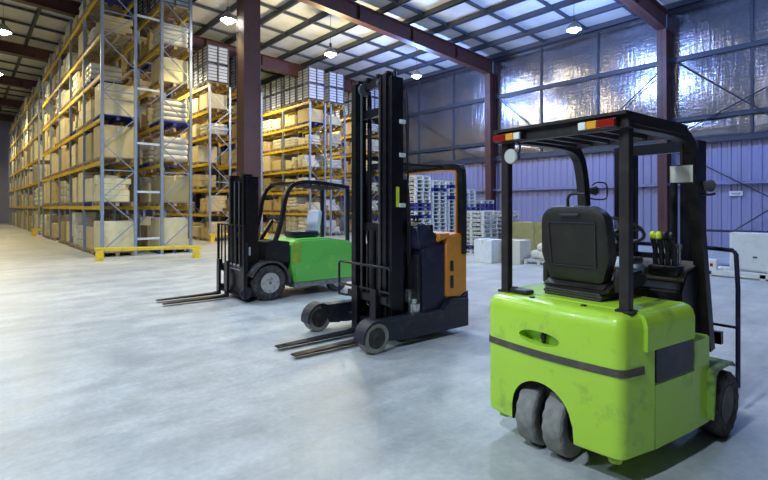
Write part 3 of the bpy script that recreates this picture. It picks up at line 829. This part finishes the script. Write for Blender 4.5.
# ------------------------------------------------------------------ the reach truck
def reach_truck():
    t = thing('reach_truck', 'black and orange reach truck with tall mast between the two green forklifts', 'forklift', (3.42, 4.64, 0), math.radians(177))
    for s in (-1, 1):
        # straddle leg, hollow nose around the load wheel
        g = B()
        prof = [(-1.50, .08), (-1.50, .44), (-1.22, .46), (-1.15, .44), (-1.06, .34), (-.10, .335), (.0, .345), (-.14, .12), (-.4, .08)]
        g.prism(prof, s * .50, s * .655, 'y', bev=.01)
        nose = [(-.25, .33)] + [(.19 * math.cos(math.radians(a)), .165 + .20 * math.sin(math.radians(a))) for a in range(120, -11, -10)] + [(.175 * math.cos(math.radians(a)), .165 + .182 * math.sin(math.radians(a))) for a in range(-10, 121, 10)]
        g.prism(nose, s * .50, s * .685, 'y')
        lg = g.build('straddle_leg', 'legm', t)
        g = B(); g.prism([(-.30, .08), (-.30, .335), (-.05, .34), (-.14, .1)], s * .52, s * .60, 'y'); g.build('wheel_fork', 'black', lg)
        wheel(t, 'load_wheel', (0, s * .605, .172), .172, .15, 'rimdark', 'tread', rimr=.66, notched=False)
    g = B(); g.span((-.75, -.44, .1), (-.62, .44, .32)); g.span((-1.45, -.42, .1), (-.72, .42, .3)); g.build('cross_frame', 'black', t)
    # power unit: battery box, navy side, orange rear
    g = B(); g.prism([(-.76, .30), (-.76, 1.10), (-1.14, 1.16), (-1.14, .30)], -.58, .58, 'y', bev=.012); g.build('battery_box', 'navy', t)
    g = B(); g.span((-.752, .05, .32), (-.70, .56, 1.02), .01); g.span((-.72, -.5, .32), (-.70, .05, .9)); g.build('front_panel', 'black', t)
    g = B(); g.prism([(-1.145, .47), (-1.145, 1.24), (-1.50, 1.27), (-1.53, 1.2), (-1.53, .52), (-1.40, .44)], -.6, .6, 'y', bev=.02); g.build('rear_cover', 'orange', t)
    g = B(); g.prism([(-1.12, .42), (-1.12, .47), (-1.4, .45), (-1.54, .52), (-1.54, .40), (-1.2, .38)], -.605, .605, 'y'); g.build('rear_bumper', 'navy', t)
    g = B()
    for z, h in ((.66, .16), (.86, .13)): g.box((-1.24 - .0, .603, z), (.055, .012, h), .015)
    g.build('cover_latch', 'black', t)
    # sloping console and the operator's bay
    g = B(); g.prism([(-.72, 1.08), (-.68, 1.36), (-.76, 1.42), (-1.10, 1.22), (-1.14, 1.12)], -.5, .56, 'y', bev=.02); g.build('console', 'navy', t)
    g = B(); g.prism([(-1.0, 1.17), (-1.02, 1.27), (-1.2, 1.27), (-1.2, 1.22)], .2, .606, 'y', bev=.01); g.build('armrest', 'orange', t)
    g = B(); g.lathe([(.02, 1.30), (.1, 1.31), (.11, 1.335), (.02, 1.345)], 18, 'z', (-1.0, .1, 0)); g.cyl((-1.03, .16, 1.34), (-1.03, .16, 1.42), .018); g.build('steering_wheel', 'black', t)
    g = B(); g.box((-1.38, -.1, 1.27), (.08, .4, .2), .03); g.box((-1.25, -.1, 1.2), (.3, .42, .1), .03); g.build('seat', 'navy', t)
    for y in (.30, .36): 
        g = B(); g.cyl((-.86, y, 1.33), (-.88, y, 1.46), .012); g.cyl((-.88, y, 1.45), (-.88, y, 1.49), .02); g.build('control_lever', 'black', t)
    # overhead guard: rear arch, roof and front posts behind the mast
    for x, nm in ((-1.46, 'guard_arch'), (-.70, 'guard_arch')):
        P = smooth_path([(x, .57, 1.0), (x, .57, 2.06), (x, .52, 2.13), (x, -.52, 2.13), (x, -.57, 2.06), (x, -.57, 1.0)], 2)
        if x > -1: P = smooth_path([(x, .3, 1.3), (x, .3, 2.13), (x, -.52, 2.13), (x, -.52, 1.3)], 1)
        g = B(); g.tube(P, 0, rect=(.09, .085)); ga = g.build(nm, 'black', t)
        if x < -1:
            P = smooth_path([(x + .035, .523, 1.25), (x + .035, .523, 2.02), (x + .035, .50, 2.085), (x + .035, -.48, 2.085), (x + .035, -.523, 2.02), (x + .035, -.523, 1.25)], 1)
            g = B(); g.tube(P, 0, rect=(.018, .06)); g.build('inner_edge', 'orange', ga, 'orange inner edge of the guard')
    for k in range(6):
        y = -.45 + k * .14
        g = B(); g.span((-1.46, y - .012, 2.12), (-.70, y + .012, 2.15)); g.build('roof_bar', 'black', t)
    # mast
    for s in (-1, 1):
        y = s * .38
        g = B(); g.span((-.58, y - .015, .12), (-.40, y + .055, 3.15), .004); g.span((-.58, y - s * .06, .12), (-.55, y, 3.15)); g.span((-.43, y - s * .06, .12), (-.40, y, 3.15)); g.build('mast_rail', 'grease', t)
        g = B(); g.span((-.53, y - s * .085, .16), (-.37, y - s * .02, 3.19), .004); g.build('inner_rail', 'grease', t)
        g = B(); g.span((-.46, y - s * .13, .2), (-.36, y - s * .10, 3.17)); g.build('carriage_rail', 'grease', t)
        g = B(); g.cyl((-.60, s * .27, .2), (-.60, s * .27, 3.05), .03); g.cyl((-.60, s * .27, 3.05), (-.60, s * .27, 3.12), .02); g.build('lift_cylinder', 'black', t)
        g = B(); g.lathe([(.02, -.02), (.08, -.02), (.07, 0), (.08, .02), (.02, .02)], 20, 'y', (-.45, s * .19, 3.1)); g.build('chain_pulley', 'grip', t)
        g = B(); g.span((-.42, s * .19 - .015, .5), (-.405, s * .19 + .015, 3.1)); g.build('lift_chain', 'grip', t)
    g = B()
    for z in (.3, 1.35, 2.78): g = B(); g.box((-.48, 0, z), (.06, .74, .10)); g.build('mast_crossbar', 'grease', t)
    g = B(); g.box((-.48, 0, 3.14), (.06, .74, .10))
    for yy in (-.3, -.1, .12, .3): g.box((-.47, yy, 3.21), (.1, .05, .06), .01)
    g.cyl((-.46, .42, 3.15), (-.46, .42, 3.23), .02); g.build('mast_crossbar', 'grease', t)
    g = B(); g.cyl((-.45, 0, .2), (-.45, 0, 1.32), .045); g.build('centre_cylinder', 'black', t)
    # hoses, stickers
    g = B(); g.tube(smooth_path([(-.62, .45, 3.05), (-.63, .47, 2.6), (-.62, .46, 2.0), (-.66, .47, 1.4), (-.68, .44, .95)], 2), .012); g.tube(smooth_path([(-.62, .42, 2.9), (-.65, .44, 2.0), (-.66, .43, .9)], 2), .01); g.build('hose', 'black', t)
    g = B()
    for z in (2.22, 2.62, 1.62): g = B(); g.box((-.56, .445, z), (.09, .02, .05), .005); g.build('hose_clip', 'whitep', t)
    g = B(); g.box((-.49, .4375, 1.72), (.05, .003, .24)); g.build('warning_sticker', 'yknob', t, 'yellow sticker on the mast')
    g = B(); g.cyl((-.70, .50, .30), (-.70, .50, .44), .075, 16); g.cyl((-.70, .5, .42), (-.70, .5, .50), .045); g.box((-.68, .42, .52), (.08, .1, .16), .02); g.build('pump', 'chrome', t)
    # carriage, load backrest and forks
    g = B(); g.box((-.33, .05, .20), (.05, .8, .09)); g.box((-.33, .05, .50), (.05, .8, .09))
    for yy in (-.2, .28): g.box((-.33, yy, .35), (.05, .07, .4))
    g.build('carriage', 'grease', t)
    g = B(); g.tube([(-.30, .53, .45), (-.30, .53, .86), (-.30, .50, .89), (-.30, -.51, .89), (-.30, -.54, .86), (-.30, -.54, .45)], .016)
    g.tube([(-.30, .53, .60), (-.30, -.54, .60)], .016)
    g.tube([(-.30, .53, .46), (-.32, .42, .46)], .016); g.tube([(-.30, -.54, .46), (-.32, -.38, .46)], .016)
    g.build('load_backrest', 'grease', t)
    for y in (.25, -.13):
        g = B(); g.prism([(-.30, .035), (-.30, .62), (-.26, .62), (-.255, .085), (-.18, .07), (.78, .045), (.80, .035)], y - .055, y + .055, 'y'); g.build('fork', 'grease', t)
reach_truck()

# ------------------------------------------------------------------ the far green forklift
def far_forklift():
    t = thing('forklift', 'bright green forklift with lattice load backrest, standing beyond the reach truck', 'forklift', (4.03, 7.98, 0), math.radians(178))
    g = B(); g.prism([(-.42, .24), (-.36, .60), (-.36, .96), (-.50, 1.02), (-1.1, 1.03), (-1.62, .95), (-1.74, .80), (-1.76, .30), (-1.70, .22)], -.54, .54, 'y', bev=.03)
    bd = g.build('battery_hood', 'green', t)
    g = B()
    g.prism([(-.75, .60), (-.98, .80), (-1.60, .80), (-1.62, .74), (-1.02, .74), (-.82, .58)], .53, .552, 'y'); g.build('side_crease', 'green', bd)
    g = B(); g.span((-.42, -.53, .16), (-1.66, .53, .25), .01); g.build('sill', 'sillm', t)
    g = B(); g.prism([(-.40, .25), (-.36, .62), (.0, .70), (.22, .66), (.30, .55), (.30, .2)], -.36, .36, 'y'); g.build('chassis', 'black', t)
    for s in (-1, 1):
        pr = [(.38 * math.cos(math.radians(a)) + .06, .305 + .38 * math.sin(math.radians(a))) for a in range(20, 186, 15)]
        pr += [(.345 * math.cos(math.radians(a)) + .06, .305 + .345 * math.sin(math.radians(a))) for a in range(185, 19, -15)]
        g = B(); g.prism(pr, s * .36, s * .57, 'y'); g.build('fender', 'grip', t)
        wheel(t, 'front_wheel', (.06, s * .455, .305), .305, .21, 'rim', 'rubber')
        wheel(t, 'rear_wheel', (-1.35, s * .44, .21), .21, .16, 'rim', 'rubber')
    g = B(); g.box((0.06, 0, .3), (.2, .7, .2)); g.build('axle', 'black', t)
    g = B(); g.prism([(-.33, .62), (-.33, .99), (-.05, 1.03), (.10, 1.0), (.12, .66)], -.50, .50, 'y', bev=.012); g.build('front_cowl', 'black', t)
    g = B(); g.box((-.45, .541, .78), (.17, .006, .36), .001); g.build('worn_panel', 'yworn', t, 'yellowed worn patch of paint')
    # overhead guard
    for s in (-1, 1):
        P = smooth_path([(.02, s * .45, .75), (-.20, s * .46, 1.35), (-.27, s * .46, 1.82), (-.42, s * .46, 2.02), (-.75, s * .46, 2.07), (-1.62, s * .46, 1.98)], 3)
        g = B(); g.tube(P, 0, rect=(.06, .07)); g.build('front_pillar', 'black', t)
        g = B(); g.bar((-1.60, s * .46, .93), (-1.60, s * .46, 1.99), .055, .06); g.build('rear_post', 'black', t)
    for k in range(6):
        x = -.62 - k * .18
        g = B(); g.span((x - .015, -.45, 2.0 - k * .01), (x + .015, .45, 2.045 - k * .012)); g.build('roof_bar', 'black', t)
    g = B(); g.box((-.45, 0, 2.03), (.06, .9, .05)); g.build('roof_frame', 'black', t); g = B(); g.box((-1.6, 0, 1.98), (.06, .9, .05)); g.build('roof_frame', 'black', t)
    # seat under clear plastic, steering wheel
    g = B(); g.box((-.85, 0, 1.09), (.5, .48, .12), .04); g.build('seat_cushion', 'navy', t)
    g = B(); g.box((-1.12, 0, 1.32), (.1, .44, .45), .045, rot=(0, -.15, 0)); g.build('seat_back', 'plastic', t, 'seat back under crinkled clear plastic')
    g = B(); g.bar((.02, .05, 1.0), (-.22, .05, 1.36), .06, .06); c = Vector((-.25, .05, 1.38))
    g.tube([c + Vector((.15 * math.cos(a) * .8, .15 * math.sin(a), .15 * math.cos(a) * .55)) for a in [2 * PI * k / 20 for k in range(20)]], .013, closed=True)
    g.bar(c + Vector((0, -.15, 0)), c + Vector((0, .15, 0)), .02, .012); g.build('steering_wheel', 'black', t)
    for y in (-.12, -.2, -.28):
        g = B(); g.tube([(.12, y, 1.05), (.03, y, 1.28)], .01); g.lathe([(.01, -.02), (.02, 0), (.01, .02)], 10, 'z', (.03, y, 1.3)); g.build('control_lever', 'black', t)
    # mast
    for s in (-1, 1):
        y = s * .33
        g = B(); g.span((.20, y - .015, .08), (.40, y + .05, 2.12), .004); g.span((.20, y - s * .07, .08), (.23, y, 2.12)); g.build('mast_rail', 'grease', t)
        g = B(); g.span((.28, y - s * .09, .12), (.44, y - s * .02, 2.16)); g.build('inner_rail', 'grease', t)
        g = B(); g.cyl((.22, s * .16, .2), (.22, s * .16, 1.95), .03); g.build('lift_cylinder', 'black', t)
        g = B(); g.cyl((.0, s * .30, .5), (.26, s * .30, .62), .035); g.build('tilt_cylinder', 'black', t)
        g = B(); g.span((.42, s * .1 - .015, .3), (.435, s * .1 + .015, 2.05)); g.build('lift_chain', 'grip', t)
    for z in (.25, 1.1, 2.08): g = B(); g.box((.34, 0, z), (.06, .62, .09)); g.build('mast_crossbar', 'grease', t)
    g = B(); g.box((.36, .385, .85), (.03, .006, .14)); g.build('capacity_plate', 'whitep', t)
    g = B(); g.lathe([(.03, -.03), (.1, -.03), (.11, 0), (.1, .03), (.03, .03)], 20, 'y', (.46, .46, .16)); g.cyl((.46, .46, .16), (.46, .46, 1.0), .025); g.build('side_shift_cylinder', 'legm', t)
    g = B(); g.box((.48, -.03, .16), (.05, 1.06, .10)); g.box((.48, -.03, .50), (.05, 1.06, .10)); g.box((.47, 0, .33), (.04, .9, .3)); g.build('carriage', 'grease', t)
    g = B(); g.box((.51, .12, .58), (.03, .5, .09)); g.build('fork_plate', 'rim', t, 'pale plate across the carriage')
    g = B(); g.tube([(.53, .56, .1), (.53, .56, 1.29), (.53, -.60, 1.29), (.53, -.60, .1)], 0, rect=(.035, .04))
    for k in range(6):
        y = -.44 + k * .165; g.span((.52, y - .014, .55), (.54, y + .014, 1.29))
    g.span((.52, -.60, .56), (.54, .56, .60)); g.span((.52, -.60, .10), (.54, .56, .14)); g.build('load_backrest', 'grease', t)
    for y in (-.12, -.50):
        g = B(); g.prism([(.54, .03), (.54, .66), (.58, .66), (.585, .08), (.66, .065), (1.58, .045), (1.62, .032)], y - .055, y + .055, 'y'); g.build('fork', 'grease', t)
    # hazard striped board on the far front pillar
    g = B(); g.box((-.14, -.50, 1.28), (.12, .02, .36), .004, m='yknob')
    for k in range(4): g.box((-.14, -.489, 1.16 + k * .09), (.13, .012, .028), rot=(0, .6, 0), m='dark')
    g.build('hazard_board', None, t, 'yellow and black striped board')
far_forklift()

# ------------------------------------------------------------------ stock against the right wall
def stack(x, y, n, where, kinds=('palew',), rz=0):
    for k in range(n):
        kk = kinds[rng.randrange(len(kinds))]
        if rng.random() < .16: kk = 'bluep'
        p = put('pallet', PAL[kk], (x + rng.uniform(-.015, .015), y + rng.uniform(-.015, .015), k * .146), (.82, .95, 1), rz)
        pos = 'topmost' if k == n - 1 else 'bottom' if k == 0 else f'number {k + 1} from the floor,'
        tag(p, f"{'blue' if kk == 'bluep' else 'pale'} pallet, {pos} of the {where}", 'pallet', 'pallets stacked by the right wall')
for x, y, n, w in ((12.9, 13.0, 19, 'tall pallet stack nearest the mast'), (13.8, 13.0, 18, 'second tall pallet stack past the mast'), (14.7, 13.0, 18, 'third tall pallet stack past the mast'),
                   (15.6, 13.0, 16, 'fourth tall pallet stack past the mast'), (16.9, 13.0, 13, 'pallet stack between arch and wall column'), (13.5, 10.4, 10, 'low pallet stack right of the arch'), (14.6, 10.3, 10, 'low pallet stack behind the white boxes')):
    stack(x, y, n, w)
def box_thing(name, c, s, m, label, cat, rz=0, group=None, tape=True, strap=False):
    t = thing(name, label, cat, c, rz, group)
    g = B(); g.box((0, 0, s[2] / 2), s, .012); g.build('box_body', m, t)
    if tape:
        g = B(); g.span((-s[0] / 2 - .003, -.03, s[2] - .12), (s[0] / 2 + .003, .03, s[2] + .003)); g.build('packing_tape', 'tape', t)
    if strap:
        for k in (-1, 0, 1):
            g = B(); g.span((-s[0] / 2 - .02, k * s[1] * .42 - .04, 0.01), (s[0] / 2 + .02, k * s[1] * .42 + .04, s[2] + .02)); g.build('batten', m, t)
    return t
box_thing('carton', (11.55, 8.5, 0), (.62, .62, .66), 'whitep', 'white carton on the floor left of the seat, left one of two', 'carton', group='white cartons left of the seat')
box_thing('carton', (11.95, 7.85, 0), (.55, .6, .66), 'sack', 'white carton on the floor left of the seat, right one of two', 'carton', group='white cartons left of the seat')
box_thing('wooden_crate', (14.3, 8.5, 0), (.8, 2.0, 1.10), 'olive', 'long olive brown crate behind the white cartons', 'crate', tape=False, strap=True)
p = put('pallet', PAL['palew'], (12.25, 7.05, 0), (.9, .8, 1)); tag(p, 'pale pallet on the floor under the white wrapped bags', 'pallet')
t = thing('wrapped_bag_pile', 'white wrapped bags heaped on a low pallet left of the seat', 'bags', (12.25, 7.05, .148))
for k, (a, b, c_) in enumerate(((-.2, -.2, .12), (.2, -.15, .12), (0, .2, .12), (.0, .0, .32))):
    g = B(); g.box((a, b, c_), (.42, .46, .24), .1, seg=3); g.build('bag', 'sack', t)
t = thing('machine_skid', 'low white steel skid on the floor at the right edge', 'skid', (13.1, 1.8, 0))
g = B(); g.span((-.06, -2.2, .03), (.04, 1.75, .15), .01); g.span((.8, -2.2, .03), (.9, 1.75, .15), .01); g.build('side_rail', 'whitep', t)
g = B()
for y in (-2.0, -.7, .6, 1.6): g = B(); g.span((-.06, y - .05, 0.0), (.9, y + .05, .12)); g.build('cross_member', 'whitep', t)
t = thing('electrical_cabinet', 'pale grey cabinet standing on the skid at the right edge', 'cabinet', (13.55, 2.65, .15))
g = B(); g.span((-.2, -.42, 0), (.25, .42, .86), .01); g.build('cabinet_body', 'whitep', t)
g = B(); g.span((-.215, -.39, .03), (-.2, .39, .83), .004); d_ = g.build('door', 'whitep', t)
g = B(); g.span((-.23, .28, .35), (-.215, .30, .45)); g.build('handle', 'grip', d_)
g = B(); g.span((-.219, -.1, .3), (-.215, -.02, .34)); g.build('name_plate', 'grip', d_)
for k, (y, lab) in enumerate(((3.35, 'small white box beside the pale cabinet, on its left'), (2.22, 'small white box in front of the pale cabinet'))):
    t = thing('small_box', lab, 'box', (13.12, y, .15), 0, 'small white boxes on the skid')
    g = B(); g.box((0, 0, .12), (.16, .2, .24), .01); g.build('box_body', 'whitep', t)
    g = B(); g.box((-.083, 0, .11), (.006, .06, .07)); g.build('sticker', 'red', t, 'red and dark sticker')
t = thing('storage_rack', 'low dark metal frame by the wall behind the skid', 'rack', (15.6, 3.6, 0))
for a in (-.9, .9):
    for b in (-.3, .3):
        g = B(); g.box((b, a, .5), (.05, .05, 1.0)); g.build('leg', 'navy', t)
for z in (.45, .95):
    g = B(); g.box((0, 0, z), (.62, 1.85, .04)); g.build('shelf', 'navy', t)
g = B(); g.span((WX - .30, 4.44, 2.0), (WX - .045, 4.80, 2.17)) if False else g.box((WX - .075, 4.62, 2.42 - .33), (.012, .40, .17), .003)
sg = g.build('wall_sign', 'whitep'); tag(sg, 'small blank white sign fixed on the blue corrugated wall', 'sign')
g = B(); g.box((WX - .0825, 4.62, 2.10), (.003, .30, .02)); g.box((WX - .0825, 4.62, 2.06), (.003, .24, .02)); g.build('sign_text_line', 'grip', sg)

# ------------------------------------------------------------------ world, view
w = bpy.data.worlds.new('world'); sc.world = w; w.use_nodes = True
w.node_tree.nodes['Background'].inputs[0].default_value = (.5, .65, 1, 1); w.node_tree.nodes['Background'].inputs[1].default_value = .3
vs = sc.view_settings; vs.view_transform = 'Standard'; vs.look = 'None'; vs.exposure = .98; vs.gamma = 1; vs.use_curve_mapping = False
sc.cycles.use_denoising = True
sc.cycles.max_bounces = 6; sc.cycles.diffuse_bounces = 4; sc.cycles.glossy_bounces = 3
sc.cycles.sample_clamp_indirect = 6; sc.cycles.caustics_reflective = False; sc.cycles.caustics_refractive = False
